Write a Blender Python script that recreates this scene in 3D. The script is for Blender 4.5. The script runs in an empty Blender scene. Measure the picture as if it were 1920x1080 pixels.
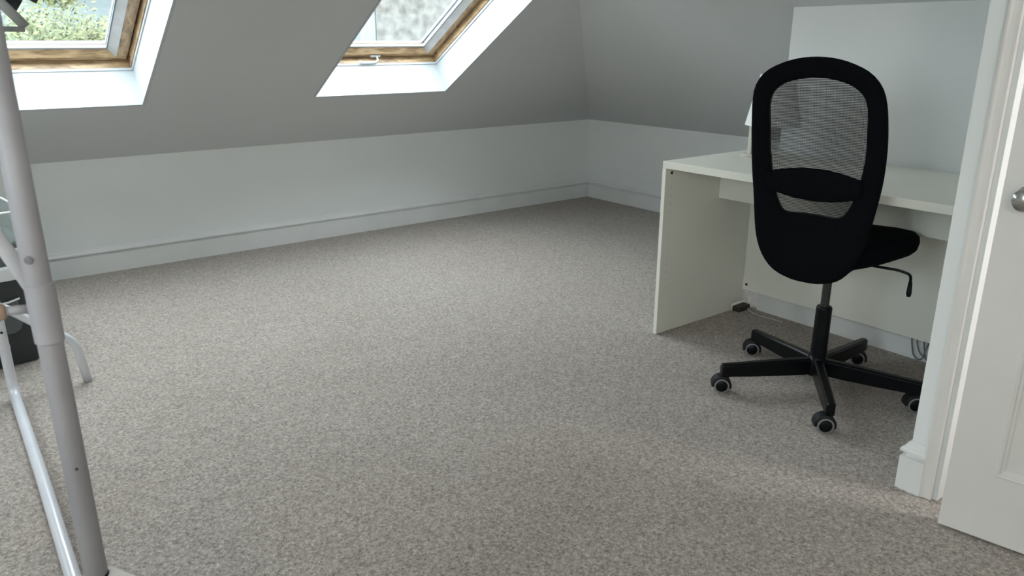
import bpy, bmesh, math, random
from mathutils import Vector, Matrix
random.seed(7)
S = bpy.context.scene
COL = S.collection
# ------------------------------------------------------------------ camera
CAM = Vector((-4.1742, -4.4846, 1.1809)); YAW = math.radians(52.7188); PIT = math.radians(-17.7991); ROL = math.radians(-0.0486); FPX = 1440.86
fw = Vector((math.cos(PIT)*math.cos(YAW), math.cos(PIT)*math.sin(YAW), math.sin(PIT)))
rt = Vector((math.sin(YAW), -math.cos(YAW), 0)); up = rt.cross(fw)
rt, up = math.cos(ROL)*rt + math.sin(ROL)*up, -math.sin(ROL)*rt + math.cos(ROL)*up
cd = bpy.data.cameras.new('camera'); cam = bpy.data.objects.new('camera', cd); COL.objects.link(cam)
m = Matrix((rt, up, -fw)).transposed().to_4x4(); m.translation = CAM; cam.matrix_world = m
cd.sensor_width = 36; cd.lens = FPX/1920*36; cd.clip_start = .02; cd.clip_end = 600
cd.dof.use_dof = True; cd.dof.focus_distance = 3.2; cd.dof.aperture_fstop = 8
S.camera = cam
# ------------------------------------------------------------------ sky, light, exposure
w = bpy.data.worlds.new('overcast_sky'); S.world = w; w.use_nodes = True
bg = w.node_tree.nodes['Background']; bg.inputs[0].default_value = (.86, .93, 1, 1); bg.inputs[1].default_value = 13.5
S.view_settings.view_transform = 'Standard'; S.view_settings.look = 'None'; S.view_settings.gamma = 1
S.view_settings.use_curve_mapping = False; S.view_settings.exposure = 0.28

def area(name, loc, rot, sx, sy, power=0, col=(1, 1, 1), portal=False):
    l = bpy.data.lights.new(name, 'AREA'); l.shape = 'RECTANGLE'; l.size = sx; l.size_y = sy; l.energy = power; l.color = col
    o = bpy.data.objects.new(name, l); COL.objects.link(o); o.location = loc; o.rotation_euler = rot
    if portal: l.cycles.is_portal = True
    return o
A30 = math.radians(30); H = .602
SV = Vector((0, -math.cos(A30), math.sin(A30))); NV = Vector((0, math.sin(A30), math.cos(A30)))
def T(x, s, o): return Vector((x, 0, H)) + s*SV + o*NV
WX = [(-2.463, -1.652), (-4.131, -3.32), (-5.80, -4.99)]; WS0, WS1 = .60, 1.80  # last roof window lies out of view, added for more daylight
for i, (x0, x1) in enumerate(WX):
    area('window_portal', T((x0+x1)/2, (WS0+WS1)/2, .30), (math.radians(-30), 0, 0), x1-x0, WS1-WS0, portal=True)
LW = (-4.9, -3.6, 1.08, 2.05)      # added window in the left end wall: y0, y1, z0, z1
area('window_portal', (-6.72, (LW[0]+LW[1])/2, (LW[2]+LW[3])/2), (0, math.radians(-90), 0), LW[3]-LW[2], LW[1]-LW[0], portal=True)
area('landing_light', (-1.82, -4.42, .95), Vector((-.32, .95, 0)).to_track_quat('-Z', 'Y').to_euler(), .22, 1.5, 7, (1, .99, .97))  # unseen light added on the landing, shines through the door gap
# ------------------------------------------------------------------ materials
def lin(c): c /= 255; return c/12.92 if c <= .04045 else ((c+.055)/1.055)**2.4
def rgb(r, g, b): return (lin(r), lin(g), lin(b), 1)
def mat(name, col, rough=.6, metal=0, noise=None, bump=None, spec=.5, coat=0):
    """noise=(scale, second colour, detail)  bump=(scale, strength)"""
    M = bpy.data.materials.new(name); M.use_nodes = True; nt = M.node_tree; b = nt.nodes['Principled BSDF']
    b.inputs['Base Color'].default_value = col; b.inputs['Roughness'].default_value = rough; b.inputs['Metallic'].default_value = metal
    b.inputs['Specular IOR Level'].default_value = spec; b.inputs['Coat Weight'].default_value = coat
    tc = nt.nodes.new('ShaderNodeTexCoord')
    if noise:
        n = nt.nodes.new('ShaderNodeTexNoise'); n.inputs['Scale'].default_value = noise[0]; n.inputs['Detail'].default_value = noise[2]
        nt.links.new(tc.outputs['Object'], n.inputs['Vector'])
        mx = nt.nodes.new('ShaderNodeMix'); mx.data_type = 'RGBA'; mx.inputs[6].default_value = col; mx.inputs[7].default_value = noise[1]
        r = nt.nodes.new('ShaderNodeMapRange'); r.inputs[1].default_value = .35; r.inputs[2].default_value = .65
        nt.links.new(n.outputs[0], r.inputs[0]); nt.links.new(r.outputs[0], mx.inputs[0]); nt.links.new(mx.outputs[2], b.inputs['Base Color'])
    if bump:
        n2 = nt.nodes.new('ShaderNodeTexNoise'); n2.inputs['Scale'].default_value = bump[0]; n2.inputs['Detail'].default_value = 4
        nt.links.new(tc.outputs['Object'], n2.inputs['Vector'])
        bp = nt.nodes.new('ShaderNodeBump'); bp.inputs['Strength'].default_value = bump[1]; bp.inputs['Distance'].default_value = .002
        nt.links.new(n2.outputs[0], bp.inputs['Height']); nt.links.new(bp.outputs[0], b.inputs['Normal'])
    return M
M = {}
M['wall'] = mat('wall_paint', (.815, .83, .82, 1), .75, noise=(1.3, (.785, .805, .79, 1), 3), bump=(180, .12), spec=.25)
M['ceil'] = mat('shaded_ceiling_paint', (.635, .65, .648, 1), .8, noise=(1.1, (.615, .63, .628, 1), 3), bump=(150, .12), spec=.2)  # same paint as the walls, darkened: the slopes' shade is in this colour
M['gloss'] = mat('white_gloss_paint', (.78, .785, .775, 1), .35, noise=(6, (.74, .75, .735, 1), 2), bump=(40, .06))
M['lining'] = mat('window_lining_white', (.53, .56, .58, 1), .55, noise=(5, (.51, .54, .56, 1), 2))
M['doorp'] = mat('door_paint', (.735, .715, .68, 1), .4, noise=(7, (.705, .685, .65, 1), 2), bump=(60, .05))
M['desk'] = mat('desk_white_laminate', (.85, .84, .755, 1), .38, noise=(4, (.83, .82, .735, 1), 2))
M['dark'] = mat('dark_hole', (.012, .012, .012, 1), .8, noise=(30, (.02, .02, .02, 1), 1))
M['fabric'] = mat('black_chair_fabric', (.0028, .0033, .0045, 1), .95, noise=(300, (.005, .006, .008, 1), 2), bump=(700, .3), spec=.06)
M['blk'] = mat('black_powder_coat', (.003, .0035, .0045, 1), .3, noise=(40, (.004, .0045, .006, 1), 2), bump=(300, .05), spec=.2)
M['plast'] = mat('black_plastic', (.009, .0095, .011, 1), .5, noise=(60, (.012, .0125, .014, 1), 2), spec=.2)
M['tyre'] = mat('grey_rubber', (.24, .24, .25, 1), .6, noise=(60, (.20, .20, .21, 1), 2))
M['gas'] = mat('grey_steel', (.07, .07, .068, 1), .3, .7, noise=(30, (.055, .055, .053, 1), 2))
M['rackw'] = mat('white_rack_enamel', (.66, .665, .70, 1), .28, noise=(12, (.62, .625, .665, 1), 2), coat=.3)
M['rackg'] = mat('grey_white_rack_enamel', (.42, .415, .44, 1), .5, noise=(12, (.385, .38, .405, 1), 3))
M['tan'] = mat('tan_plastic', (.52, .38, .27, 1), .5, noise=(20, (.46, .33, .23, 1), 2))
M['board'] = mat('beige_board', (.60, .56, .51, 1), .5, noise=(15, (.55, .51, .46, 1), 3))
M['binp'] = mat('dark_grey_plastic', (.030, .036, .037, 1), .5, noise=(10, (.025, .030, .031, 1), 2))
M['binl'] = mat('mid_grey_plastic', (.10, .115, .115, 1), .4, noise=(10, (.085, .10, .10, 1), 2))
M['slate'] = mat('slate_grey_plastic', (.10, .115, .12, 1), .5, noise=(10, (.085, .10, .105, 1), 2))
M['whitep'] = mat('white_plastic', (.76, .78, .77, 1), .4, noise=(10, (.70, .72, .71, 1), 2))
M['shade'] = mat('white_lamp_shade', (.86, .86, .85, 1), .6, noise=(50, (.84, .84, .83, 1), 2))
M['lampm'] = mat('cream_lamp_metal', (.66, .63, .55, 1), .35, noise=(20, (.62, .59, .51, 1), 2))
M['chrome'] = mat('brushed_chrome', (.55, .55, .54, 1), .18, 1, noise=(30, (.45, .45, .44, 1), 2))
M['gasket'] = mat('grey_gasket', (.22, .25, .28, 1), .5, noise=(20, (.18, .21, .24, 1), 2))
M['alu'] = mat('pale_grey_bead', (.52, .52, .52, 1), .4, noise=(12, (.44, .43, .42, 1), 3))
M['cable'] = mat('white_cable', (.55, .55, .53, 1), .5, noise=(20, (.5, .5, .48, 1), 2))
M['cableg'] = mat('grey_cable', (.20, .205, .21, 1), .5, noise=(20, (.17, .175, .18, 1), 2))
M['brown'] = mat('dark_brown_wood', (.05, .033, .02, 1), .6, noise=(40, (.03, .02, .012, 1), 4))
M['hangb'] = mat('navy_black_plastic', (.012, .017, .024, 1), .22, noise=(20, (.016, .021, .03, 1), 2))
M['hangg'] = mat('grey_hanger', (.42, .44, .43, 1), .5, noise=(20, (.38, .40, .39, 1), 2))

def carpet():
    K = bpy.data.materials.new('loop_pile_carpet'); K.use_nodes = True; nt = K.node_tree; b = nt.nodes['Principled BSDF']; L = nt.links.new
    tc = nt.nodes.new('ShaderNodeTexCoord')
    def noise(sc, det, ro=.5):
        n = nt.nodes.new('ShaderNodeTexNoise'); n.inputs['Scale'].default_value = sc; n.inputs['Detail'].default_value = det; n.inputs['Roughness'].default_value = ro
        L(tc.outputs['Object'], n.inputs['Vector']); return n
    n1 = noise(125, 4, .85); r1 = nt.nodes.new('ShaderNodeValToRGB'); L(n1.outputs[0], r1.inputs[0])
    e = r1.color_ramp.elements; e[0].position = .34; e[0].color = (.104, .086, .072, 1); e[1].position = .68; e[1].color = (.76, .69, .63, 1)
    k = e.new(.46); k.color = (.313, .270, .236, 1); k = e.new(.58); k.color = (.47, .413, .366, 1)
    n2 = noise(1.6, 3); mx = nt.nodes.new('ShaderNodeMix'); mx.data_type = 'RGBA'; mx.blend_type = 'MULTIPLY'
    r2 = nt.nodes.new('ShaderNodeValToRGB'); L(n2.outputs[0], r2.inputs[0])
    r2.color_ramp.elements[0].position = .3; r2.color_ramp.elements[0].color = (.93, .91, .90, 1); r2.color_ramp.elements[1].position = .7; r2.color_ramp.elements[1].color = (1, 1, 1, 1)
    mx.inputs[0].default_value = 1; L(r1.outputs[0], mx.inputs[6]); L(r2.outputs[0], mx.inputs[7]); L(mx.outputs[2], b.inputs['Base Color'])
    b.inputs['Roughness'].default_value = 1; b.inputs['Specular IOR Level'].default_value = .05
    b.inputs['Sheen Weight'].default_value = .25; b.inputs['Sheen Roughness'].default_value = .5
    n3 = noise(200, 2, .6); bp = nt.nodes.new('ShaderNodeBump'); bp.inputs['Strength'].default_value = .7; bp.inputs['Distance'].default_value = .006
    L(n3.outputs[0], bp.inputs['Height']); L(bp.outputs[0], b.inputs['Normal'])
    return K
M['carpet'] = carpet()
def wood(name, sc):
    K = bpy.data.materials.new(name); K.use_nodes = True; nt = K.node_tree; b = nt.nodes['Principled BSDF']; L = nt.links.new
    tc = nt.nodes.new('ShaderNodeTexCoord'); mp = nt.nodes.new('ShaderNodeMapping'); mp.inputs['Scale'].default_value = sc
    L(tc.outputs['Object'], mp.inputs[0])
    n = nt.nodes.new('ShaderNodeTexNoise'); n.inputs['Scale'].default_value = 3.5; n.inputs['Detail'].default_value = 6; n.inputs['Distortion'].default_value = .8; L(mp.outputs[0], n.inputs['Vector'])
    r = nt.nodes.new('ShaderNodeValToRGB'); L(n.outputs[0], r.inputs[0]); e = r.color_ramp.elements
    e[0].position = .3; e[0].color = rgb(122, 96, 70); e[1].position = .68; e[1].color = rgb(196, 168, 132); k = e.new(.5); k.color = rgb(174, 145, 110)
    L(r.outputs[0], b.inputs['Base Color']); b.inputs['Roughness'].default_value = .38
    return K
M['wood'] = wood('varnished_pine', (3, 14, 14)); M['woodv'] = wood('varnished_pine_upright', (14, 3, 5))
def glass():
    K = bpy.data.materials.new('window_glass'); K.use_nodes = True; nt = K.node_tree; L = nt.links.new
    out = nt.nodes['Material Output']; nt.nodes.remove(nt.nodes['Principled BSDF'])
    t = nt.nodes.new('ShaderNodeBsdfTransparent'); t.inputs[0].default_value = (.93, .96, .95, 1)
    g = nt.nodes.new('ShaderNodeBsdfGlossy'); g.inputs['Roughness'].default_value = .02
    mx = nt.nodes.new('ShaderNodeMixShader'); mx.inputs[0].default_value = .05; L(t.outputs[0], mx.inputs[1]); L(g.outputs[0], mx.inputs[2]); L(mx.outputs[0], out.inputs[0])
    return K
M['glass'] = glass()
def clear():
    K = bpy.data.materials.new('clear_plastic'); K.use_nodes = True; nt = K.node_tree; L = nt.links.new
    out = nt.nodes['Material Output']; b = nt.nodes['Principled BSDF']
    b.inputs['Base Color'].default_value = (.62, .66, .65, 1); b.inputs['Roughness'].default_value = .08
    t = nt.nodes.new('ShaderNodeBsdfTransparent'); t.inputs[0].default_value = (.85, .88, .87, 1)
    mx = nt.nodes.new('ShaderNodeMixShader'); mx.inputs[0].default_value = .28; L(t.outputs[0], mx.inputs[1]); L(b.outputs[0], mx.inputs[2]); L(mx.outputs[0], out.inputs[0])
    return K
M['clear'] = clear()
def netting():
    """black knitted mesh: round holes in staggered rows (object space)"""
    K = bpy.data.materials.new('black_knitted_mesh'); K.use_nodes = True; nt = K.node_tree; L = nt.links.new
    out = nt.nodes['Material Output']; b = nt.nodes['Principled BSDF']; b.inputs['Base Color'].default_value = (.008, .0085, .01, 1); b.inputs['Roughness'].default_value = .7
    tc = nt.nodes.new('ShaderNodeTexCoord'); sp = nt.nodes.new('ShaderNodeSeparateXYZ'); L(tc.outputs['UV'], sp.inputs[0])
    def mth(op, a, bb=None, c=None):
        n = nt.nodes.new('ShaderNodeMath'); n.operation = op
        for i, v in enumerate((a, bb, c)):
            if v is None: continue
            if isinstance(v, (int, float)): n.inputs[i].default_value = v
            else: L(v, n.inputs[i])
        return n.outputs[0]
    P = .0070
    a = mth('MULTIPLY', sp.outputs[0], 2*math.pi/P); c = mth('MULTIPLY', sp.outputs[1], 2*math.pi/P*.75)
    v = mth('MULTIPLY', mth('COSINE', a), mth('COSINE', c))
    holes = mth('GREATER_THAN', mth('ABSOLUTE', v), .57)
    t = nt.nodes.new('ShaderNodeBsdfTransparent'); mx = nt.nodes.new('ShaderNodeMixShader')
    L(holes, mx.inputs[0]); L(b.outputs[0], mx.inputs[1]); L(t.outputs[0], mx.inputs[2]); L(mx.outputs[0], out.inputs[0])
    return K
M['net'] = netting()

# ------------------------------------------------------------------ object helpers
WL = {}
def tag(o, label=None, cat=None, group=None, kind=None):
    if label: o['label'] = label
    if cat: o['category'] = cat
    if group: o['group'] = group
    if kind: o['kind'] = kind
    return o
def thing(name, loc, label, cat, group=None):
    o = bpy.data.objects.new(name, None); COL.objects.link(o); o.location = loc; o.empty_display_size = .1; WL[o] = Vector(loc)
    return tag(o, label, cat, group)
def root(name, loc):
    o = bpy.data.objects.new(name, None); COL.objects.link(o); o.location = loc; o.empty_display_size = .1; WL[o] = Vector(loc); o['kind'] = 'structure'; return o
def mesh(name, V, F, mt, parent=None, smooth=False, bevel=0, uv=None, subsurf=0, seg=2):
    V = [Vector(v) for v in V]
    if parent is not None: org = WL[parent]
    else:
        xs = [v.x for v in V]; ys = [v.y for v in V]; org = Vector(((min(xs)+max(xs))/2, (min(ys)+max(ys))/2, min(v.z for v in V)))
    me = bpy.data.meshes.new(name); me.from_pydata([v-org for v in V], [], F)
    bm = bmesh.new(); bm.from_mesh(me); bmesh.ops.recalc_face_normals(bm, faces=bm.faces)
    bm.to_mesh(me); bm.free()
    if uv:
        l = me.uv_layers.new()
        for lp in me.loops: l.data[lp.index].uv = uv[lp.vertex_index]
    me.materials.append(M[mt] if isinstance(mt, str) else mt)
    if smooth:
        for p in me.polygons: p.use_smooth = True
    o = bpy.data.objects.new(name, me); COL.objects.link(o); WL[o] = org
    if parent is not None: o.parent = parent
    else: o.location = org
    if bevel:
        b = o.modifiers.new('bevel', 'BEVEL'); b.width = bevel; b.segments = seg; b.limit_method = 'ANGLE'; b.angle_limit = math.radians(40)
    if subsurf:
        s = o.modifiers.new('subsurf', 'SUBSURF'); s.levels = s.render_levels = subsurf
    return o
BF = [(0, 1, 3, 2), (4, 6, 7, 5), (0, 4, 5, 1), (2, 3, 7, 6), (0, 2, 6, 4), (1, 5, 7, 3)]
def bv(x0, x1, y0, y1, z0, z1): return [(x, y, z) for x in (x0, x1) for y in (y0, y1) for z in (z0, z1)]
def box(name, x0, x1, y0, y1, z0, z1, mt, parent=None, bevel=0, fn=None):
    V = bv(x0, x1, y0, y1, z0, z1)
    if fn: V = [fn(*v) for v in V]
    return mesh(name, V, BF, mt, parent, bevel=bevel)
def boxes(name, L, mt, parent=None, bevel=0, fn=None):
    V = []; F = []
    for b in L:
        k = len(V); vv = bv(*b); V += [fn(*v) for v in vv] if fn else vv; F += [tuple(i+k for i in f) for f in BF]
    return mesh(name, V, F, mt, parent, bevel=bevel)
def rounded(P, r, n=6):
    P = [Vector(p) for p in P]; out = [P[0]]
    for i in range(1, len(P)-1):
        a, b, c = P[i-1], P[i], P[i+1]; d1 = (a-b); d2 = (c-b); rr = min(r, d1.length*.48, d2.length*.48)
        p0 = b+d1.normalized()*rr; p2 = b+d2.normalized()*rr
        for k in range(n+1):
            t = k/n; out.append((1-t)**2*p0+2*t*(1-t)*b+t*t*p2)
    out.append(P[-1]); return out
def tubevf(P, r, n=14, flat=1.0, upv=None):
    P = [Vector(p) for p in P]; V = []; F = []
    t0 = (P[1]-P[0]).normalized(); u = Vector(upv) if upv else (Vector((0, 0, 1)) if abs(t0.z) < .9 else Vector((1, 0, 0)))
    for i, p in enumerate(P):
        t = (P[min(i+1, len(P)-1)]-P[max(i-1, 0)]).normalized(); u = (u-t*u.dot(t)).normalized(); v = t.cross(u)
        rr = r[i] if isinstance(r, (list, tuple)) else r
        for k in range(n):
            a = 2*math.pi*k/n; V.append(p+u*math.cos(a)*rr+v*math.sin(a)*rr*flat)
    for i in range(len(P)-1):
        for k in range(n):
            a = i*n+k; b = i*n+(k+1) % n; F.append((a, b, b+n, a+n))
    F.append(tuple(range(n-1, -1, -1))); F.append(tuple(range((len(P)-1)*n, len(P)*n)))
    return V, F
def tube(name, P, r, mt, parent=None, n=14, flat=1.0, upv=None):
    V, F = tubevf(P, r, n, flat, upv); o = mesh(name, V, F, mt, parent, smooth=True)
    for p in o.data.polygons:
        if len(p.vertices) > 4: p.use_smooth = False
    return o
def lathe(name, prof, c, ax, mt, parent=None, n=24):
    """prof: (radius, distance along ax) from c"""
    ax = Vector(ax).normalized(); c = Vector(c); u = ax.orthogonal().normalized(); v = ax.cross(u); V = []; F = []
    for r, h in prof:
        for k in range(n):
            a = 2*math.pi*k/n; V.append(c+ax*h+(u*math.cos(a)+v*math.sin(a))*max(r, 1e-4))
    for i in range(len(prof)-1):
        for k in range(n):
            a = i*n+k; b = i*n+(k+1) % n; F.append((a, b, b+n, a+n))
    F.append(tuple(range(n-1, -1, -1))); F.append(tuple(range((len(prof)-1)*n, len(prof)*n)))
    o = mesh(name, V, F, mt, parent, smooth=True)
    md = o.modifiers.new('edges', 'EDGE_SPLIT'); md.split_angle = math.radians(50)
    return o
def struct(o): o['kind'] = 'structure'; return o
def slab_holes(name, us, vs, holes, w0, w1, fn, mt):
    """plate with rectangular openings, only its outside faces"""
    V = []; F = []; idx = {}
    def vid(i, j, k):
        if (i, j, k) not in idx: idx[(i, j, k)] = len(V); V.append(fn(us[i], vs[j], (w0, w1)[k]))
        return idx[(i, j, k)]
    solid = lambda i, j: 0 <= i < len(us)-1 and 0 <= j < len(vs)-1 and (i, j) not in holes
    for i in range(len(us)-1):
        for j in range(len(vs)-1):
            if not solid(i, j): continue
            for k in (0, 1): F.append((vid(i, j, k), vid(i+1, j, k), vid(i+1, j+1, k), vid(i, j+1, k)))
            if not solid(i-1, j): F.append((vid(i, j, 0), vid(i, j+1, 0), vid(i, j+1, 1), vid(i, j, 1)))
            if not solid(i+1, j): F.append((vid(i+1, j, 0), vid(i+1, j+1, 0), vid(i+1, j+1, 1), vid(i+1, j, 1)))
            if not solid(i, j-1): F.append((vid(i, j, 0), vid(i+1, j, 0), vid(i+1, j, 1), vid(i, j, 1)))
            if not solid(i, j+1): F.append((vid(i, j+1, 0), vid(i+1, j+1, 0), vid(i+1, j+1, 1), vid(i, j+1, 1)))
    return struct(mesh(name, V, F, mt))

# ------------------------------------------------------------------ room shell
XL, YR, ZC = -6.6, -6.5, 2.352
YF = -(ZC-H)/math.tan(A30)             # where the slopes meet the flat ceiling (-3.03)
struct(box('floor', XL-.1, .1, YR-.1, .1, -.06, 0, 'carpet'))
struct(box('wall_back', XL-.1, .1, 0, .12, 0, H+.01, 'wall'))
struct(box('wall_right', 0, .12, YR, 0, 0, H+.01, 'wall'))
BX, BY = -1.231, -2.524                # chimney breast front, edge
zb = H - BX*math.tan(A30)
struct(mesh('wall_breast', [(BX, BY, 0), (-.001, BY, 0), (-.001, -3.66, 0), (BX, -3.66, 0), (BX, BY, zb+.02), (-.001, BY, H+.02), (-.001, -3.66, H+.02), (BX, -3.66, zb+.02)],
     [(0, 1, 2, 3), (4, 5, 6, 7), (0, 1, 5, 4), (1, 2, 6, 5), (2, 3, 7, 6), (3, 0, 4, 7)], 'wall'))
PX = -2.175; PY = -3.66; OY0, OY1 = -4.565, -3.737; DH = 1.80; zp = H - PX*math.tan(A30)
slab_holes('wall_partition', [YR, OY0-.005, OY1+.003, PY], [0, DH+.01, zp-.005], {(1, 0)}, PX, PX+.1, lambda y, z, x: Vector((x, y, z)), 'wall')
struct(mesh('wall_return', [(PX+.1, PY, 0), (-.001, PY, 0), (-.001, PY-.07, 0), (PX+.1, PY-.07, 0), (PX+.1, PY, zp-.06), (-.001, PY, H-.002), (-.001, PY-.07, H-.002), (PX+.1, PY-.07, zp-.06)],
     [(0, 1, 2, 3), (4, 5, 6, 7), (0, 1, 5, 4), (1, 2, 6, 5), (2, 3, 7, 6), (3, 0, 4, 7)], 'wall'))
struct(box('wall_landing', PX+.1, 0, -5.62, -5.5, 0, 1.8, 'wall'))
struct(box('wall_rear', XL, 0, YR-.12, YR, 0, ZC+.1, 'wall'))
slab_holes('wall_left', [YR, LW[0], LW[1], 0], [0, LW[2], LW[3], ZC+.1], {(1, 1)}, XL-.15, XL, lambda y, z, x: Vector((x, y, z)), 'wall')
# sloping ceiling with the roof windows
e = .012
us = [XL-.1]; hol = set(); smax = -YF/math.cos(A30)
for (x0, x1) in sorted(WX): us += [x0-e, x1+e]
us.append(.1)
for i in (1, 3, 5): hol.add((i, 1))
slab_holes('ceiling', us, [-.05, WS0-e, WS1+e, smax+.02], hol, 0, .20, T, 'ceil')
# hip slope on the right
tn = math.tan(A30)
def hipz(x): return H - x*tn
pl = [(0.05, 0.05), (YF, YF), (YF, YR), (0.05, YR)]
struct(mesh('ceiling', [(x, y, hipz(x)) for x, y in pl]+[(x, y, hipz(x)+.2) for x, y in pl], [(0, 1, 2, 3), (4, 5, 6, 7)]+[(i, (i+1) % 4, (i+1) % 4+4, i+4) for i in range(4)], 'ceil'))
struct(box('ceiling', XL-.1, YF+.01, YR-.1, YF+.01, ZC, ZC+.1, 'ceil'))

# skirting boards
PROF = [(0, 0), (.018, 0), (.018, .098), (.0085, .0995), (.005, .1045), (.0130, .1085), (.0195, .1125), (.0195, .119), (.0165, .1245), (.0105, .1275), (.0085, .132), (.0065, .139), (.003, .1425), (0, .1425)]
def skirting(name, path, mt='gloss', zoff=0, caps=True):
    """path: plan points, board stands on the left side of the travel direction"""
    P = [Vector((x, y, 0)) for x, y in path]; V = []; F = []; n = len(PROF)
    for i, p in enumerate(P):
        if i == 0: d = (P[1]-P[0]).normalized(); nn = Vector((-d.y, d.x, 0)); k = 1
        elif i == len(P)-1: d = (P[i]-P[i-1]).normalized(); nn = Vector((-d.y, d.x, 0)); k = 1
        else:
            d1 = (P[i]-P[i-1]).normalized(); d2 = (P[i+1]-P[i]).normalized(); n1 = Vector((-d1.y, d1.x, 0)); n2 = Vector((-d2.y, d2.x, 0))
            nn = (n1+n2).normalized(); k = 1/nn.dot(n1)
        for a, z in PROF: V.append(p+nn*a*k+Vector((0, 0, z)))
    for i in range(len(P)-1):
        for j in range(n): F.append((i*n+j, i*n+(j+1) % n, (i+1)*n+(j+1) % n, (i+1)*n+j))
    F.append(tuple(range(n))); F.append(tuple(range((len(P)-1)*n, len(P)*n)))
    return struct(mesh(name, V, F, mt))
skirting('baseboard_back', [(-.0255, -.0005), (XL, -.0005)])
skirting('baseboard_right', [(-.0005, BY), (-.0005, -.0005)])
skirting('baseboard_breast', [(BX-.0005, PY), (BX-.0005, BY+.0005), (-.02, BY+.0005)])
skirting('baseboard_partition', [(PX-.0005, -3.708), (PX-.0005, PY+.0005), (BX-.02, PY+.0005)][::1])

# ------------------------------------------------------------------ roof windows
def velux(idx, x0, x1, handle):
    R = root('window_%d' % idx, T((x0+x1)/2, WS0, 0)); s0, s1 = WS0, WS1; D = .185
    def sb(name, xa, xb, sa, sbb, oa, ob, mt, par=R, bevel=0): return box(name, xa, xb, sa, sbb, oa, ob, mt, par, bevel, fn=T)
    # white plaster lining
    sb('lining', x0-.011, x0, s0-.011, s1+.011, -.001, D, 'lining'); sb('lining', x1, x1+.011, s0-.011, s1+.011, -.001, D, 'lining')
    sb('lining', x0, x1, s0-.011, s0, -.001, D, 'lining'); sb('lining', x0, x1, s1, s1+.011, -.001, D, 'lining')
    # bead where lining meets frame
    boxes('lining_bead', [(x0, x0+.006, s0, s1, D-.012, D), (x1-.006, x1, s0, s1, D-.012, D), (x0+.006, x1-.006, s0, s0+.006, D-.012, D), (x0+.006, x1-.006, s1-.006, s1, D-.012, D)], 'lining', R, fn=T)
    # fixed frame (pine)
    f = .012; E = .275
    sb('frame_rail', x0-.03, x1+.03, s0-.03, s0+.005, D+.001, E, 'wood', bevel=.002); sb('frame_rail', x0-.03, x1+.03, s1-f, s1+.03, D+.001, E, 'wood', bevel=.002)
    for xa, xb in ((x0-.03, x0+f), (x1-f, x1+.03)):
        st = sb('frame_stile', xa, xb, s0+.005, s1-f, D+.001, E, 'woodv', bevel=.002)
        xi = x0+f if xa < x0 else x1-f; sg = 1 if xa < x0 else -1
        for ss in (s0+.055, s1-.055):
            lathe('screw_hole', [(.004, 0), (.004, .0015)], T(xi, ss, D+.028), (sg, 0, 0), 'dark', st, 10)
    # dark weather gap, then the sash
    g = f+.006; W = .062; oS = .222; oE = .262
    xs0, xs1, ss0, ss1 = x0+g, x1-g, s0+.010, s1-g
    boxes('seal', [(x0+f, xs0, s0+.005, s1-f, .236, .27), (xs1, x1-f, s0+.005, s1-f, .236, .27), (xs0, xs1, s0+.005, ss0+.001, .236, .27)], 'dark', R, fn=T)
    for a, b2, nm in ((ss0+.002, ss0+.032, 'sash_rail'), (ss1-.07, ss1, 'sash_rail')):
        rl = sb(nm, xs0+.001, xs1-.001, a, b2, oS, oE, 'wood', bevel=.002)
        if a < (s0+s1)/2: low = rl
    # glazing bead at the bottom: slopes back to the glass
    def wedge(name, pts, xa, xb, mt, par):
        V = [T(xa, s, o) for s, o in pts]+[T(xb, s, o) for s, o in pts]; n = len(pts)
        return mesh(name, V, [tuple(range(n)), tuple(range(n, 2*n))]+[(i, (i+1) % n, (i+1) % n+n, i+n) for i in range(n)], mt, par)
    wedge('glazing_bead', [(ss0+.035, .217), (ss0+.035, oE), (ss0+.070, oE), (ss0+.070, .241), (ss0+.064, .239)], xs0+.05, xs1-.05, 'wood', R)
    for (xa, xb, xo, xi) in ((xs0, xs0+.048, xs0+.049, xs0+.084), (xs1-.048, xs1, xs1-.049, xs1-.084)):
        sb('sash_stile', xa, xb, ss0+.033, ss1-.071, oS, oE, 'woodv', bevel=.003)
        V = [T(x, s, o) for s in (ss0+.035, ss1-.072) for x, o in ((xo, .218), (xo, oE), (xi, oE), (xi, .240))]
        mesh('side_bead', V, [(0, 1, 2, 3), (4, 5, 6, 7)]+[(i, (i+1) % 4, (i+1) % 4+4, i+4) for i in range(4)], 'alu', R)
    gx0, gx1, gs0, gs1 = xs0+.084, xs1-.084, ss0+.070, ss1-.072
    boxes('gasket', [(gx0, gx0+.006, gs0, gs1, .2405, .246), (gx1-.006, gx1, gs0, gs1, .2405, .246), (gx0, gx1, gs0, gs0+.008, .2405, .246), (gx0, gx1, gs1-.008, gs1, .2405, .246)], 'gasket', R, fn=T)
    sb('pane', gx0, gx1, gs0, gs1, .247, .252, 'glass')
    boxes('outer_cladding', [(x0-.04, x0+.10, s0-.04, s1+.04, .277, .292), (x1-.10, x1+.04, s0-.04, s1+.04, .277, .292), (x0+.10, x1-.10, s0-.04, s0+.060, .277, .292), (x0+.10, x1-.10, s1-.085, s1+.04, .277, .292)], 'gasket', R, fn=T)
    if handle:
        hx = (x0+x1)/2+.005; hs = ss0+.015
        hp = box('handle', hx-.031, hx+.031, hs-.010, hs+.010, oS-.009, oS-.0005, 'whitep', R, .003, fn=T)
        tube('handle_lever', rounded([T(hx+.008, hs, oS-.008), T(hx+.008, hs-.004, oS-.034), T(hx-.02, hs-.006, oS-.040), T(hx-.098, hs-.004, oS-.040), T(hx-.106, hs+.004, oS-.037)], .012), .0058, 'whitep', hp)
for i, (x0, x1) in enumerate(WX): velux(i+1, x0, x1, i == 0)
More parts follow.
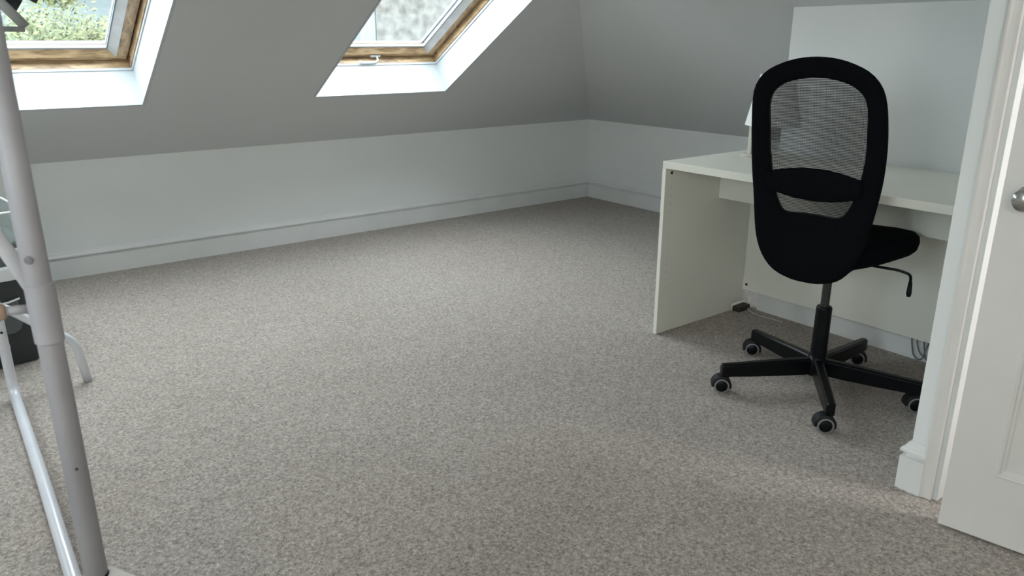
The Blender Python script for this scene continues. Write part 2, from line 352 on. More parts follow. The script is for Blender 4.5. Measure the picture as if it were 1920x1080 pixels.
# added window in the left end wall (unseen, put in to light the room)
R = root('window_4', (XL-.08, (LW[0]+LW[1])/2, LW[2])); ym = (LW[0]+LW[1])/2
boxes('frame', [(XL-.11, XL-.05, LW[0], LW[0]+.06, LW[2], LW[3]), (XL-.11, XL-.05, LW[1]-.06, LW[1], LW[2], LW[3]), (XL-.11, XL-.05, LW[0]+.06, LW[1]-.06, LW[2], LW[2]+.06), (XL-.11, XL-.05, LW[0]+.06, LW[1]-.06, LW[3]-.06, LW[3]), (XL-.11, XL-.05, ym-.03, ym+.03, LW[2]+.06, LW[3]-.06)], 'gloss', R)
box('pane', XL-.085, XL-.08, LW[0]+.06, ym-.03, LW[2]+.06, LW[3]-.06, 'glass', R); box('pane', XL-.085, XL-.08, ym+.03, LW[1]-.06, LW[2]+.06, LW[3]-.06, 'glass', R)
box('window_sill', XL-.14, XL+.08, LW[0]-.05, LW[1]+.05, LW[2]-.03, LW[2]-.001, 'gloss', R, .004)

# ------------------------------------------------------------------ door frame and door
R = root('trim_1', (PX, OY1, 0))
def vprof(name, pts, z0, z1, mt, par, bevel=0):
    n = len(pts); V = [(x, y, z0) for x, y in pts]+[(x, y, z1) for x, y in pts]
    return mesh(name, V, [tuple(range(n)), tuple(range(n, 2*n))]+[(i, (i+1) % n, (i+1) % n+n, i+n) for i in range(n)], mt, par, bevel=bevel)
for sgn, yb, nm in ((1, OY1, 'architrave'), (-1, OY0, 'architrave')):
    pts = [(PX-.001, yb+sgn*.036), (PX-.012, yb+sgn*.036), (PX-.0165, yb+sgn*.031), (PX-.0175, yb+sgn*.026), (PX-.0145, yb+sgn*.020), (PX-.0135, yb+sgn*.012), (PX-.0135, yb+sgn*.003), (PX-.011, yb), (PX-.001, yb)]
    vprof(nm, pts, .001, DH+.036, 'doorp', R)
box('architrave', PX-.0135, PX-.001, OY0, OY1, DH, DH+.036, 'doorp', R, .003)
lin_l = box('door_lining', PX-.003, PX+.108, OY1-.012, OY1+.002, .001, DH, 'gloss', R); box('door_lining', PX-.003, PX+.108, OY0-.002, OY0+.012, .001, DH, 'gloss', R)
box('door_lining', PX-.003, PX+.108, OY0+.012, OY1-.012, DH-.012, DH+.005, 'gloss', R)
box('strike_plate', PX+.050, PX+.062, OY1-.014, OY1-.0122, .835, .885, 'dark', lin_l)
# door leaf, ajar: latch edge stands into the room
LE = Vector((-2.287, -3.801, .008)); ang = math.radians(10.5)
dv = Vector((math.sin(ang), -math.cos(ang), 0)); dn = Vector((-math.cos(ang), -math.sin(ang), 0))   # along the leaf, out of its face
def DL(u, z, d): return LE + dv*u + Vector((0, 0, z)) + dn*d
R = root('door_1', LE + dv*.38)
LWD, LH, TH = .765, DH-.022, .036
px = [(.098, .098+.235), (.432, .432+.235)]; pz = [(.175, .70), (.90, LH-.10)]
us = [0, px[0][0], px[0][1], px[1][0], px[1][1], LWD]; vs = [0, pz[0][0], pz[0][1], pz[1][0], pz[1][1], LH]
V = []; F = []; idx = {}
def leafslab():
    holes = {(i, j) for i in (1, 3) for j in (1, 3)}; V = []; F = []; idx = {}
    def vid(i, j, k):
        if (i, j, k) not in idx: idx[(i, j, k)] = len(V); V.append(DL(us[i], vs[j], (-TH, 0)[k]))
        return idx[(i, j, k)]
    solid = lambda i, j: 0 <= i < 5 and 0 <= j < 5 and (i, j) not in holes
    for i in range(5):
        for j in range(5):
            if not solid(i, j): continue
            for k in (0, 1): F.append((vid(i, j, k), vid(i+1, j, k), vid(i+1, j+1, k), vid(i, j+1, k)))
            for di, dj, q in ((-1, 0, [(0, 0), (0, 1)]), (1, 0, [(1, 0), (1, 1)]), (0, -1, [(0, 0), (1, 0)]), (0, 1, [(0, 1), (1, 1)])):
                if not solid(i+di, j+dj):
                    (a, b), (c, d) = q; F.append((vid(i+a, j+b, 0), vid(i+c, j+d, 0), vid(i+c, j+d, 1), vid(i+a, j+b, 1)))
    return mesh('leaf', V, F, 'doorp', R)
leafslab()
for (u0, u1) in px:
    for (z0, z1) in pz:
        # moulded edge: steps down to a recessed flat, then up to a raised field
        steps = [(0, 0), (.003, .002), (.008, .001), (.011, -.004), (.016, -.005), (.020, -.0095), (.048, -.0115), (.058, -.006), (.060, -.006)]
        V = []; F = []
        for a, d in steps: V += [DL(u0+a, z0+a, d), DL(u1-a, z0+a, d), DL(u1-a, z1-a, d), DL(u0+a, z1-a, d)]
        for i in range(len(steps)-1):
            for k in range(4): F.append((i*4+k, i*4+(k+1) % 4, i*4+4+(k+1) % 4, i*4+4+k))
        n = len(V); F.append((n-4, n-3, n-2, n-1))
        V += [DL(u0, z0, -TH+.008), DL(u1, z0, -TH+.008), DL(u1, z1, -TH+.008), DL(u0, z1, -TH+.008)]; F.append((n, n+1, n+2, n+3))
        for k in range(4): F.append((k, (k+1) % 4, n+(k+1) % 4, n+k))
        mesh('panel', V, F, 'doorp', R)
kc = DL(.052, .848, 0)
kn = lathe('door_knob', [(.0265, .0005), (.0265, .004), (.022, .007), (.010, .009), (.009, .022), (.014, .028), (.0235, .036), (.026, .044), (.024, .052), (.016, .057), (.001, .058)], kc, dn, 'chrome', R, 32)
tag(kn, 'chrome door knob on round rose')

# ------------------------------------------------------------------ desk
DX0, DX1, DY0, DY1 = -1.854, -1.256, -3.632, -2.423      # front x, back x, right y, left y
desk = thing('desk', ((DX0+DX1)/2, (DY0+DY1)/2, 0), 'white laminate writing desk with panel sides standing against chimney breast', 'desk')
box('desk_top', DX0, DX1, DY0, DY1, .702, .73, 'desk', desk, .0015)
# left side panel with a notch for the skirting at its rear foot
def side(y0, y1):
    pts = [(DX0, .002), (-1.358, .002), (-1.350, .030), (-1.325, .034), (DX1, .034), (DX1, .7015), (DX0, .7015)]; n = len(pts)
    V = [(x, y0, z) for x, z in pts]+[(x, y1, z) for x, z in pts]
    return mesh('side_panel', V, [tuple(range(n)), tuple(range(n, 2*n))]+[(i, (i+1) % n, (i+1) % n+n, i+n) for i in range(n)], 'desk', desk, bevel=.001)
sl = side(DY1-.018, DY1); side(DY0, DY0+.018)
box('apron', -1.512, -1.494, DY0+.019, DY1-.019, .545, .701, 'desk', desk, .001)
bp_ = box('back_panel', -1.282, -1.264, DY0+.019, DY1-.019, .092, .50, 'desk', desk, .001)
lathe('cam_cap', [(.0065, 0), (.0065, .001)], (-1.818, DY1-.018, .682), (0, -1, 0), 'dark', sl, 14)
lathe('cam_cap', [(.0065, 0), (.0065, .001)], (-1.282, DY1-.038, .118), (-1, 0, 0), 'dark', bp_, 14)
V = []; F = []
for r_ in range(14):
    z = .62-r_*.032; x = -1.815
    k = len(V); V += [(x-.0016, DY1-.0185, z-.0016), (x+.0016, DY1-.0185, z-.0016), (x+.0016, DY1-.0185, z+.0016), (x-.0016, DY1-.0185, z+.0016)]; F.append((k, k+1, k+2, k+3))
tag(mesh('peg_holes', V, F, 'tyre', sl), kind='stuff')
tag(box('wooden_block', -1.350, -1.268, DY1-.060, DY1-.021, .001, .026, 'brown', None, .004), 'small dark brown wooden block lying by rear foot of desk side panel', 'block')

# ------------------------------------------------------------------ desk lamp
lc = Vector((-1.425, -2.565, .7305))
lamp = thing('desk_lamp', lc, 'white conical shade table lamp with cream stem on desk behind the chair', 'lamp')
lathe('base', [(.050, 0), (.052, .002), (.052, .006), (.050, .008), (.001, .009)], lc+Vector((-.022, .012, 0)), (0, 0, 1), 'lampm', lamp, 36)
sx = lc+Vector((-.037, .022, 0))
box('stem', sx.x-.009, sx.x+.009, sx.y-.009, sx.y+.009, lc.z+.008, lc.z+.150, 'lampm', lamp, .003)
sc_ = Vector((lc.x+.026, lc.y-.030, lc.z))
tube('shade_arm', [(sx.x, sx.y, lc.z+.146), (sc_.x, sc_.y, lc.z+.165), (sc_.x, sc_.y, lc.z+.28)], .004, 'lampm', lamp)
sh = lathe('lamp_shade', [(.108, .125), (.110, .1245), (.066, .325), (.064, .325), (.108, .125)], sc_, (0, 0, 1), 'shade', lamp, 48)

# ------------------------------------------------------------------ office chair
CO = Vector((-1.796, -3.143, 0)); ph = math.radians(10)
CF = Vector((math.cos(ph), math.sin(ph), 0)); CR = Vector((math.sin(ph), -math.cos(ph), 0))
def CH(f, r, z): return CO + CF*f + CR*r + Vector((0, 0, z))
chair = thing('office_chair', CO, 'black swivel office chair with mesh backrest and five castors pushed to white desk', 'chair')
lathe('base_hub', [(.026, .052), (.034, .056), (.036, .085), (.036, .112), (.030, .122), (.0275, .125)], CO, (0, 0, 1), 'blk', chair, 28)
lathe('column_sleeve', [(.0275, .118), (.0265, .30), (.0265, .305), (.0235, .309), (.015, .309)], CO, (0, 0, 1), 'blk', chair, 28)
lathe('gas_lift', [(.0145, .305), (.0145, .452)], CO, (0, 0, 1), 'gas', chair, 24)
CA = [147.2, 218.9, 290.2, 74.2, 2.6]
RW = .33
for a in CA:
    a = math.radians(a); d = Vector((math.cos(a), math.sin(a), 0)); n = Vector((-d.y, d.x, 0))
    # arm: pressed channel, level top, rounded outer end
    prof = [(.024, .060, .118), (.10, .058, .116), (.22, .058, .110), (.318, .060, .105), (.340, .060, .104), (.346, .062, .101)]
    V = []; F = []
    for i, (r, zb_, zt) in enumerate(prof):
        hw = (.0165, .0165, .0155, .0150, .0145, .0125)[i]
        V += [CO+d*r+n*hw+Vector((0, 0, zb_)), CO+d*r-n*hw+Vector((0, 0, zb_)), CO+d*r-n*hw+Vector((0, 0, zt-.006)), CO+d*r-n*(hw-.006)+Vector((0, 0, zt)), CO+d*r+n*(hw-.006)+Vector((0, 0, zt)), CO+d*r+n*hw+Vector((0, 0, zt-.006))]
    for i in range(len(prof)-1):
        for k in range(6): F.append((i*6+k, i*6+(k+1) % 6, i*6+6+(k+1) % 6, i*6+6+k))
    F.append((0, 1, 2, 3, 4, 5)); k = len(V); F.append(tuple(range(k-6, k)))
    mesh('base_arm', V, F, 'blk', chair, bevel=.0015)
SWIV = [math.radians(x) for x in (205, 205, 205, 200, 195)]
for a, sw in zip(CA, SWIV):
    a = math.radians(a); pc = CO+Vector((math.cos(a), math.sin(a), 0))*RW
    ax = Vector((math.cos(sw+math.radians(20)), math.sin(sw+math.radians(20)), 0)); tr = Vector((-ax.y, ax.x, 0))
    tr = -tr; wc = pc + tr*.012 + Vector((0, 0, .0275))
    cs = lathe('castor', [(.0055, .050), (.0055, .066), (.009, .066), (.009, .058)], pc, (0, 0, 1), 'plast', chair, 12)
    # hood over the wheels
    V = []; F = []; N = 14
    for s in (-1, 1):
        for k in range(N+1):
            t = math.radians(-8+205*k/N)
            for rr in (.0240, .0345): V.append(wc+ax*s*.0235*(1 if rr < .03 else .80)+(-tr*math.cos(t)*-1+Vector((0, 0, 1))*math.sin(t))*rr)
    m_ = (N+1)*2
    for k in range(N):
        a0, b0 = 2*k, 2*k+2
        F += [(a0, a0+1, b0+1, b0), (m_+a0, m_+b0, m_+b0+1, m_+a0+1), (a0+1, m_+a0+1, m_+b0+1, b0+1), (a0, b0, m_+b0, m_+a0)]
    F += [(0, m_, m_+1, 1), (2*N, 2*N+1, m_+2*N+1, m_+2*N)]
    mesh('hood', V, F, 'plast', cs, smooth=False)
    for s in (-1, 1):
        lathe('wheel', [(.019, .006), (.026, .008), (.0275, .012), (.0275, .019), (.0255, .0235), (.0215, .0245), (.0205, .0235)], wc, ax*s, 'tyre', cs, 26)
        lathe('wheel_hub', [(.0205, .010), (.0205, .0240), (.018, .0262), (.001, .0268)], wc, ax*s, 'blk', cs, 22)
# seat: padded, rounded square with dropped front edge
def seat():
    N = 56; V = []; F = []
    rings = [(.001, .570), (.35, .571), (.62, .571), (.82, .568), (.93, .561), (.985, .548), (1.0, .530), (.985, .510), (.93, .498), (.75, .488), (.4, .482), (.001, .482)]
    for rr, z in rings:
        for k in range(N):
            t = 2*math.pi*k/N; c, s = math.cos(t), math.sin(t)
            q = (abs(c)**3.6+abs(s)**3.6)**(-1/3.6); f = c*q*.250*rr+.028; r = s*q*rr*(.232-.055*min(1, max(0, (.08-c*q*.250)/.25)))
            zz = z - (.020*max(0, (f-.19)/.1)**2 if f > .19 else 0) + .012*(abs(r)/.232)**2
            V.append(CH(f, r, zz))
    for i in range(len(rings)-1):
        for k in range(N): F.append((i*N+k, i*N+(k+1) % N, (i+1)*N+(k+1) % N, (i+1)*N+k))
    F += [tuple(range(N)), tuple(range((len(rings)-1)*N, len(rings)*N))]
    return mesh('seat', V, F, 'fabric', chair, smooth=True)
seat()
V = [CH(f, r, z) for f in (-.14, .11) for r in (-.075, .075) for z in (.445, .484)]
mesh('seat_mechanism', V, BF, 'plast', chair, bevel=.008)
lv = tube('height_lever', rounded([CH(.02, .05, .474), CH(.035, .205, .472), CH(.038, .245, .464), CH(.038, .247, .430)], .014), .0045, 'blk', chair)
tube('lever_grip', [CH(.038, .247, .438), CH(.038, .2475, .402), CH(.038, .248, .390)], [.006, .0085, .006], 'plast', lv)
# backrest
ZC_ = [.40, .46, .55, .65, .75, .9, 1.05, 1.15]; OC_ = [-.215, -.215, -.215, -.212, -.212, -.235, -.28, -.315]
def interp(x, X, Y):
    if x <= X[0]: return Y[0]
    for i in range(len(X)-1):
        if x <= X[i+1]:
            t = (x-X[i])/(X[i+1]-X[i]); return Y[i]+(Y[i+1]-Y[i])*t
    return Y[-1]
def offs(z): return sum(interp(z+d, ZC_, OC_) for d in (-.06, -.03, 0, .03, .06))/5
def BK(u, z, d=0): return CH(offs(z)-.3*u*u+d, u, z)
OUT = [(0, 1.139), (.05, 1.135), (.10, 1.122), (.15, 1.097), (.182, 1.06), (.196, 1.015), (.202, .95), (.204, .88), (.2005, .79), (.191, .71), (.180, .63), (.168, .570), (.145, .515), (.105, .470), (.05, .449), (0, .445)]
INN = [(0, 1.080), (.05, 1.075), (.10, 1.060), (.134, 1.031), (.1455, .988), (.146, .93), (.146, .87), (.138, .80), (.124, .735), (.108, .695), (.095, .675), (.08, .667), (.05, .667), (.025, .668), (0, .668)]
def resample(P, n):
    P = [Vector((a, b)) for a, b in P]
    # catmull-rom densify then uniform arc length
    D = []
    for i in range(len(P)-1):
        p0 = P[i-1] if i > 0 else Vector((-P[1].x, P[1].y)); p1, p2 = P[i], P[i+1]; p3 = P[i+2] if i+2 < len(P) else Vector((-P[-2].x, P[-2].y))
        for k in range(12):
            t = k/12; D.append(.5*((2*p1)+(p2-p0)*t+(2*p0-5*p1+4*p2-p3)*t*t+(3*p1-p0-3*p2+p3)*t**3))
    D.append(P[-1]); L = [0]
    for i in range(1, len(D)): L.append(L[-1]+(D[i]-D[i-1]).length)
    out = []; j = 0
    for k in range(n+1):
        s = L[-1]*k/n
        while j < len(D)-2 and L[j+1] < s: j += 1
        t = (s-L[j])/max(1e-9, L[j+1]-L[j]); out.append(D[j].lerp(D[j+1], t))
    return out
NB = 44
oh, ih = resample(OUT, NB), resample(INN, NB)
def full(h): return h + [Vector((-p.x, p.y)) for p in h[-2:0:-1]]
OL, IL = full(oh), full(ih); NL = len(OL)
def backframe():
    K = 18; V = []; F = []
    for i in range(NL):
        c = (OL[i]+IL[i])/2; hh = (OL[i]-IL[i])/2
        for k in range(K):
            t = 2*math.pi*k/K; c_, s_ = math.cos(t), math.sin(t)
            e1 = math.copysign(abs(c_)**.55, c_); e2 = math.copysign(abs(s_)**.75, s_)
            p = c+hh*e1; V.append(BK(p.x, p.y, e2*.0155))
    for i in range(NL):
        j = (i+1) % NL
        for k in range(K): F.append((i*K+k, i*K+(k+1) % K, j*K+(k+1) % K, j*K+k))
    return mesh('backrest', V, F, 'fabric', chair, smooth=True)
back = backframe()
def net(d):
    V = []; F = []; UV = []; R_ = 10; c = Vector((0, .87))
    for r in range(R_+1):
        for i in range(NL):
            p = c+(IL[i]-c)*(1.03*r/R_ if r else .002); V.append(BK(p.x, p.y, d)); UV.append((p.x, p.y))
    for r in range(R_):
        for i in range(NL): j = (i+1) % NL; F.append((r*NL+i, r*NL+j, (r+1)*NL+j, (r+1)*NL+i))
    return mesh('back_mesh', V, F, 'net', chair, smooth=True, uv=UV)
net(-.004)
def lumbar():
    V = []; F = []; N = 24; K = 10
    for i in range(N+1):
        u = -.150+.300*i/N; q = (u/.15)**2; zt = .812-.024*q; zb_ = .710+.026*q
        for k in range(K):
            t = 2*math.pi*k/K; z = (zt+zb_)/2+(zt-zb_)/2*math.copysign(abs(math.cos(t))**.6, math.cos(t)); V.append(BK(u, z, -.012+.009*math.sin(t)))
    for i in range(N):
        for k in range(K): F.append((i*K+k, i*K+(k+1) % K, (i+1)*K+(k+1) % K, (i+1)*K+k))
    F += [tuple(range(K)), tuple(range(N*K, N*K+K))]
    return mesh('lumbar_support', V, F, 'fabric', chair, smooth=True)
lumbar()

# ------------------------------------------------------------------ cables under the desk
tag(tube('charging_cable', rounded([(-1.262, -2.452, .060), (-1.275, -2.470, .012), (-1.30, -2.505, .0035), (-1.315, -2.56, .0035), (-1.312, -2.62, .0035), (-1.305, -2.68, .0035)], .03), .0028, 'cable', n=8),
    'thin white cable lying on carpet by rear of desk side panel', 'cable')
for k, (y, w_, dz) in enumerate(((-3.215, .03, .005), (-3.235, .036, .02), (-3.262, .03, .0045), (-3.285, .05, .03))):
    P = [(-1.259, y+.004, .115), (-1.258, y, .07), (-1.2585, y-w_*.45, dz+.014), (-1.2585, y-w_, dz)]
    P += [(-1.2585, y-w_*1.6, dz+.006), (-1.2585, y-w_*2.2, .10)]
    lab = ['grey hanging cable loop below desk back panel, farthest from door frame', 'grey hanging cable loop below desk back panel, second from its left', 'grey hanging cable loop below desk back panel, third from its left', 'grey hanging cable loop below desk back panel, nearest the door frame'][k]
    tag(tube('power_cable', rounded(P, .03), .003, 'cableg', n=8), lab, 'cable', 'cables below the desk back panel')

# ------------------------------------------------------------------ clothes rack at the left
RX = -4.078
NP = Vector((-4.089, -3.388, 0)); FPp = Vector((RX, -1.497, 0))
rack = thing('clothes_rack', (RX, -2.4, 0), 'white tubular steel clothes rack with tall near post at left edge', 'clothes rack')
RT = 1.46
tube('post', [NP+Vector((0, 0, .455)), NP+Vector((0, 0, RT))], .0152, 'rackg', rack, 24)
lathe('lock_sleeve', [(.0152, .812), (.0173, .8135), (.0176, .85), (.0173, .8905), (.0152, .892)], NP, (0, 0, 1), 'rackg', rack, 24)
kb = tube('lock_knob', [NP+Vector((-.015, .008, .858)), NP+Vector((-.046, .016, .858))], .006, 'rackg', rack, 12)
tube('knob_cap', [NP+Vector((-.040, .0148, .858)), NP+Vector((-.047, .016, .858)), NP+Vector((-.072, .021, .858)), NP+Vector((-.078, .022, .858))], [.009, .0125, .0125, .008], 'tan', kb, 16)
lathe('rivet', [(.0055, 0), (.005, .0015), (.001, .002)], NP+Vector((-.0068, -.0135, .925)), (-.46, -.89, 0), 'tyre', rack, 14)
lathe('rivet', [(.0022, 0), (.0018, .001), (.0005, .0012)], NP+Vector((.0, -.0150, .632)), (0, -1, 0), 'binp', rack, 10)
tube('post_fitting', [NP+Vector((0, 0, .40)), NP+Vector((0, 0, .452))], .0166, 'rackg', rack, 24)
tube('lower_leg', rounded([NP+Vector((0, 0, .41)), NP+Vector((0, 0, .0185)), NP+Vector((.004, .35, .0185)), (RX, -2.2, .0185), (RX, -1.497, .0185), (RX, -1.497, RT-.28)], .10, 8), .0165, 'rackw', rack, 18)
lathe('joint_ring', [(.0170, 0), (.0178, .002), (.0178, .012), (.0170, .014)], (RX, -1.497, .180), (0, 0, 1), 'rackw', rack, 22)
lathe('adjuster_hole', [(.0045, 0), (.0045, .0015)], (RX+.001, -1.5135, .246), (0, -1, 0), 'dark', rack, 10)
tube('outrigger_foot', rounded([(-4.37, -1.50, .016), (-4.35, -1.50, .21), (-4.25, -1.49, .34), (RX, -1.475, .345), (-3.935, -1.50, .215), (-3.868, -1.50, .160), (-3.850, -1.50, .002)], .075, 8), .0150, 'rackw', rack, 18)
# shelf board resting on the near fitting
V = [(NP.x+a, NP.y+b, z) for a, b in ((-.30, .012), (.022, .012), (.075, -.095), (.075, -.34), (-.30, -.34)) for z in (.436, .452)]
mesh('shelf_board', V, [(0, 2, 4, 6, 8), (1, 3, 5, 7, 9), (0, 2, 3, 1), (2, 4, 5, 3), (4, 6, 7, 5), (6, 8, 9, 7), (8, 0, 1, 9)], 'board', rack, bevel=.002)
tube('brace', [NP+Vector((-.002, .030, .868)), NP+Vector((-.105, .20, 1.135))], .0098, 'rackw', rack, 18, flat=.6, upv=(1, .1, .2))
tube('top_rail', rounded([NP+Vector((0, 0, RT-.03)), NP+Vector((0, 0, RT)), (RX, -1.497, RT), (RX, -1.497, RT-.3)], .05), .0125, 'rackw', rack, 16)
# hangers
def hanger(y, zt, label, mt, thick, half, drop, flat, bar=True):
    h = thing('clothes_hanger', (RX, y, zt-drop-.10), label, 'hanger', 'hangers on the clothes rack')
    P = [(RX-half, y, zt-drop-.10), (RX-half*.55, y, zt-.10-drop*.35), (RX, y, zt-.075), (RX+half*.55, y, zt-.10-drop*.35), (RX+half, y, zt-drop-.10)]
    tube('shoulder', rounded(P, .08), thick, mt, h, 12, flat=flat, upv=(0, 0, 1))
    if bar: tube('bar', [(RX-half+.004, y, zt-drop-.105), (RX+half-.004, y, zt-drop-.105)], thick*.55, mt, h, 10)
    a = [(RX, y, zt-.08), (RX, y, zt-.03)]
    for k in range(9):
        t = math.radians(-60+240*k/8); a.append((RX+.020*math.cos(t), y, zt-.004+.020*math.sin(t)))
    tube('hook', a, .0017, 'chrome', h, 8)
hanger(-2.15, RT+.012, 'glossy black padded clothes hanger nearest the camera on rack', 'hangb', .019, .205, .085, .8, False)
hanger(-2.05, RT+.012, 'pale grey clothes hanger with bottom bar between two black hangers', 'hangg', .0125, .176, .155, .35)
hanger(-1.78, RT+.012, 'glossy black padded clothes hanger farthest along the rack', 'hangb', .020, .20, .092, .8, False)

# ------------------------------------------------------------------ boxes behind the rack
st = math.radians(8)
SO = Vector((-4.215, -1.02, 0))
def SB(x, y, z): return SO+Vector((x*math.cos(st)-y*math.sin(st), x*math.sin(st)+y*math.cos(st), z))
def tubbox(name, w, d, z0, z1, tw, mt, parent, th=.004, rim=None, rimm=None, r=.03):
    """open-topped tapered bin with rounded corners"""
    def loop(hw, hd, z, rr):
        L = []
        for cx, cy, a0 in ((hw-rr, hd-rr, 0), (-hw+rr, hd-rr, 90), (-hw+rr, -hd+rr, 180), (hw-rr, -hd+rr, 270)):
            for k in range(6): t = math.radians(a0+18*k); L.append(SB(cx+rr*math.cos(t), cy+rr*math.sin(t), z))
        return L
    rows = [loop(w-tw, d-tw, z0, r), loop(w, d, z1, r), loop(w-th, d-th, z1, r-th), loop(w-tw-th, d-tw-th, z0+th, r-th)]
    V = sum(rows, []); n = 24; F = []
    for i in range(3):
        for k in range(n): F.append((i*n+k, i*n+(k+1) % n, i*n+n+(k+1) % n, i*n+n+k))
    F += [tuple(range(n)), tuple(range(3*n, 4*n))]
    o = mesh(name, V, F, mt, parent)
    if rim:
        L = loop(w+.003, d+.003, z1, r); V, F = tubevf(L+[L[0]], rim, 8); mesh('rim', V, F, rimm, parent, smooth=True)
    return o
b = thing('storage_bin', SO, 'dark grey plastic storage bin standing on carpet under the clothes rack', 'bin')
tubbox('body', .262, .20, .003, .335, .022, 'binp', b)
def onface(x0, x1, z0, z1, y): return x0, x1, z0, z1, y
V, F = [], []
for (x, z) in [(.085+.07*math.cos(t), .20-.055*max(0, -math.sin(t))*1.3) if False else (x, z) for x, z in ((.055, .262), (.195, .262), (.195, .165), (.185, .145), (.165, .135), (.085, .135), (.065, .145), (.055, .165))]:
    V.append(SB(x, -.20+.012, z)); 
V2 = [v+Vector((math.sin(st)*.012, -math.cos(st)*.012, 0)) for v in V]; n = len(V)
mesh('handle_pocket', V+V2, [tuple(range(n)), tuple(range(n, 2*n))]+[(i, (i+1) % n, (i+1) % n+n, i+n) for i in range(n)], 'binl', b)
tube('pocket_rim', [SB(.050, -.205, .264), SB(.09, -.209, .258), (SB(.16, -.209, .258)), SB(.20, -.205, .266)], .004, 'whitep', b, 8)
tag(mesh('storage_tray', [SB(x, y, z) for x in (-.268, .318) for y in (-.206, .206) for z in (.336, .390)], BF, 'whitep', None, bevel=.008), 'off-white flat tray lying across top of dark storage bin', 'tray')
tag(mesh('storage_case', [SB(x, y, z) for x in (-.255, .295) for y in (-.19, .19) for z in (.391, .430)], BF, 'slate', None, bevel=.006), 'slate grey flat case between two white trays on storage bin', 'case')
tag(mesh('storage_tray', [SB(x, y, z) for x in (-.258, .300) for y in (-.194, .194) for z in (.431, .452)], BF, 'whitep', None, bevel=.006), 'thin white tray under the slate mat of clear tub', 'tray')
tag(mesh('storage_mat', [SB(x, y, z) for x in (-.25, .29) for y in (-.187, .187) for z in (.453, .470)], BF, 'slate', None, bevel=.004), 'thin slate grey mat directly under clear plastic tub', 'mat')
ct = thing('plastic_tub', SO+Vector((0, 0, .471)), 'clear plastic tub with pale rim on top of storage stack', 'tub')
tubbox('body', .275, .18, .472, .585, .012, 'clear', ct, rim=.005, rimm='whitep')

# ------------------------------------------------------------------ added fill light behind the camera (unseen pendant globe)
M['globe'] = mat('fill_globe_glow', (.9, .88, .84, 1), .4, noise=(20, (.88, .86, .82, 1), 2))
gb = M['globe'].node_tree.nodes['Principled BSDF']; gb.inputs['Emission Color'].default_value = (1, .93, .84, 1); gb.inputs['Emission Strength'].default_value = 27
pd = thing('fill_pendant', (-4.9, -5.5, 1.45), 'round opal globe added out of view behind the viewpoint to fill the room', 'lamp')
lathe('globe', [(.001, 0)]+[(.17*math.sin(math.pi*k/14), .17-.17*math.cos(math.pi*k/14)) for k in range(1, 14)]+[(.03, .338)], (-4.9, -5.5, 1.45), (0, 0, 1), 'globe', pd, 28)
tube('flex', [(-4.9, -5.5, 1.785), (-4.9, -5.5, ZC-.02)], .004, 'cable', pd, 8)
lathe('ceiling_rose', [(.05, 0), (.045, .02), (.03, .03)], (-4.9, -5.5, ZC-.001), (0, 0, -1), 'whitep', pd, 20)

# ------------------------------------------------------------------ outside
GZ = -5.2
def flatmat(name, c, c2, sc, det=5, bump=None): M[name] = mat(name, c, .9, noise=(sc, c2, det), bump=bump, spec=.2)
flatmat('grass', (.03, .045, .02, 1), (.045, .06, .03, 1), .8)
flatmat('hillside', (.024, .031, .033, 1), (.034, .043, .043, 1), .05)
flatmat('pebbledash', (.040, .038, .034, 1), (.080, .077, .070, 1), 9, 8, (60, 1.0))
flatmat('render_white', (.085, .093, .10, 1), (.075, .083, .09, 1), 3)
flatmat('slates', (.13, .135, .15, 1), (.17, .175, .19, 1), 6)
flatmat('bark', (.06, .045, .03, 1), (.09, .07, .05, 1), 8)
struct(box('ground', -90, 120, .5, 160, GZ-.2, GZ, 'grass'))
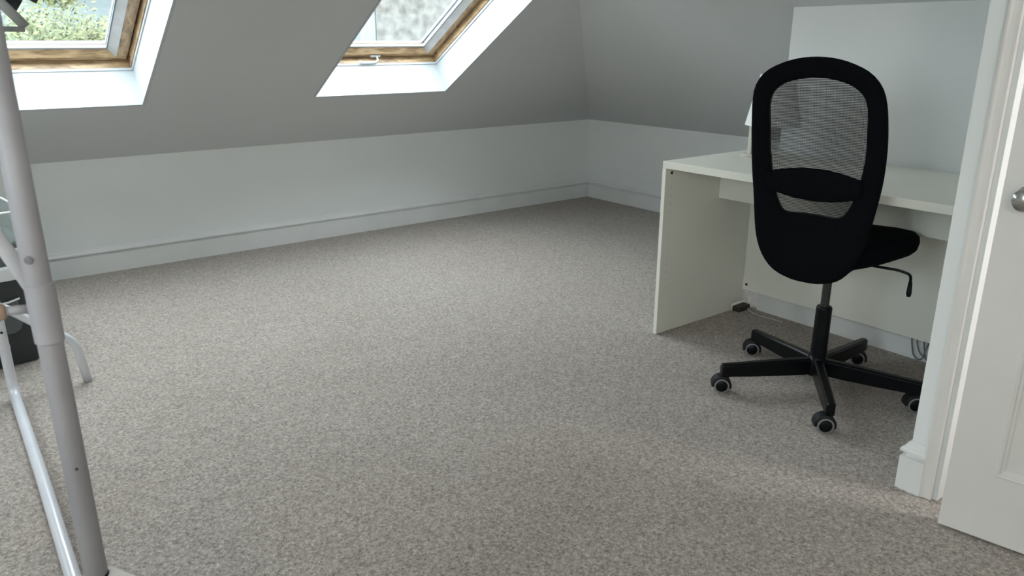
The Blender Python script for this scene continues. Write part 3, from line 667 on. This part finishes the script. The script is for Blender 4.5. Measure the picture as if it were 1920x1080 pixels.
# hill
V = []; F = []; NX, NY = 40, 10
for j in range(NY+1):
    for i in range(NX+1):
        x = -130+260*i/NX; y = 70+90*j/NY; V.append((x, y, GZ+ (26*math.sin(math.pi*.5*j/NY)*(1+.18*math.sin(x*.05)+.1*math.sin(x*.13+j)))))
for j in range(NY):
    for i in range(NX): a = j*(NX+1)+i; F.append((a, a+1, a+NX+2, a+NX+1))
struct(mesh('hill', V, F, 'hillside', smooth=True))
def leafmat(name, c1, c2):
    K = mat(name, c1, .7, noise=(1.3, c2, 6), spec=.2); return K
LM = [leafmat('leaf_green', (.050, .068, .034, 1), (.08, .096, .045, 1)), leafmat('leaf_yellow_green', (.085, .10, .04, 1), (.125, .125, .055, 1)), leafmat('leaf_blue_green', (.045, .065, .042, 1), (.065, .085, .055, 1))]
def tree(x, y, top, rad, mt, n, label, seed):
    rnd = random.Random(seed); t = thing('leafy_tree', (x, y, GZ), label, 'tree', 'trees outside the roof windows')
    tube('trunk', [(x, y, GZ), (x+.1, y, GZ+2), (x, y+.1, top-rad*1.0)], [.18, .14, .05], 'bark', t, 10)
    V = []; F = []; cl = []
    for _ in range(46):
        a = rnd.uniform(0, 6.283); el = rnd.uniform(-1, 1); rr = rad*rnd.uniform(.45, .95); h = math.sqrt(1-el*el)
        cl.append((x+rr*h*math.cos(a), y+rr*h*math.sin(a), top-rad*1.25+rr*el*1.25, rad*rnd.uniform(.16, .32)))
    for _ in range(n):
        cx, cy, cz, cr = rnd.choice(cl); p = Vector((rnd.gauss(cx, cr*.55), rnd.gauss(cy, cr*.55), rnd.gauss(cz, cr*.5)))
        q = Vector((rnd.gauss(0, 1), rnd.gauss(0, 1), rnd.gauss(0, .6))).normalized(); r_ = q.orthogonal().normalized(); s = rnd.uniform(.028, .055)*(1+max(0, y-8)*.04)
        k = len(V); V += [p-q*s, p+r_*s*.45, p+q*s, p-r_*s*.45]; F.append((k, k+1, k+2, k+3))
    o = mesh('crown', V, F, mt, t); tag(o, kind='stuff')
tree(-3.35, 6.4, 1.45, 1.15, LM[0], 14000, 'green tree filling the lower left of left roof window', 1)
tree(-1.75, 11.2, 2.3, 1.55, LM[1], 16000, 'yellow-green tree at right half of left roof window', 2)
tree(-5.9, 8.6, 1.5, 1.3, LM[2], 5000, 'darker green tree beyond the far left edge of left roof window', 3)
tree(-3.6, 15.6, 2.0, 2.1, LM[2], 14000, 'blue-green tree standing behind the nearer trees in left roof window', 4)
tree(-1.0, 20.5, 2.3, 2.2, LM[0], 10000, 'green tree farthest back below the hazy hillside', 5)
# neighbouring house seen through the right roof window
hs = thing('neighbouring_house', (3.4, 6.6, GZ), 'neighbouring house with beige pebbledash wall outside right roof window', 'house')
box('wall', .62, 7.5, 4.6, 9.5, GZ, 4.2, 'pebbledash', hs)
box('corner_board', .40, .615, 4.62, 4.9, GZ, 4.2, 'render_white', hs)
box('annexe_wall', -1.2, .395, 5.6, 9, GZ, 1.0, 'render_white', hs)
box('annexe_fascia', -1.25, .398, 5.5, 5.59, .92, 1.05, 'render_white', hs)
mesh('roof', [(-.3, 4.2, 4.15), (7.9, 4.2, 4.15), (7.9, 9.9, 4.15), (-.3, 9.9, 4.15), (-.3, 7.05, 6.2), (7.9, 7.05, 6.2)], [(0, 1, 5, 4), (2, 3, 4, 5), (0, 4, 3), (1, 2, 5), (0, 1, 2, 3)], 'slates', hs)
wn = box('window', -.85, .10, 5.56, 5.598, -.35, .75, 'whitep', hs)
box('window_pane', -.79, .04, 5.545, 5.559, -.29, .69, 'gasket', wn)
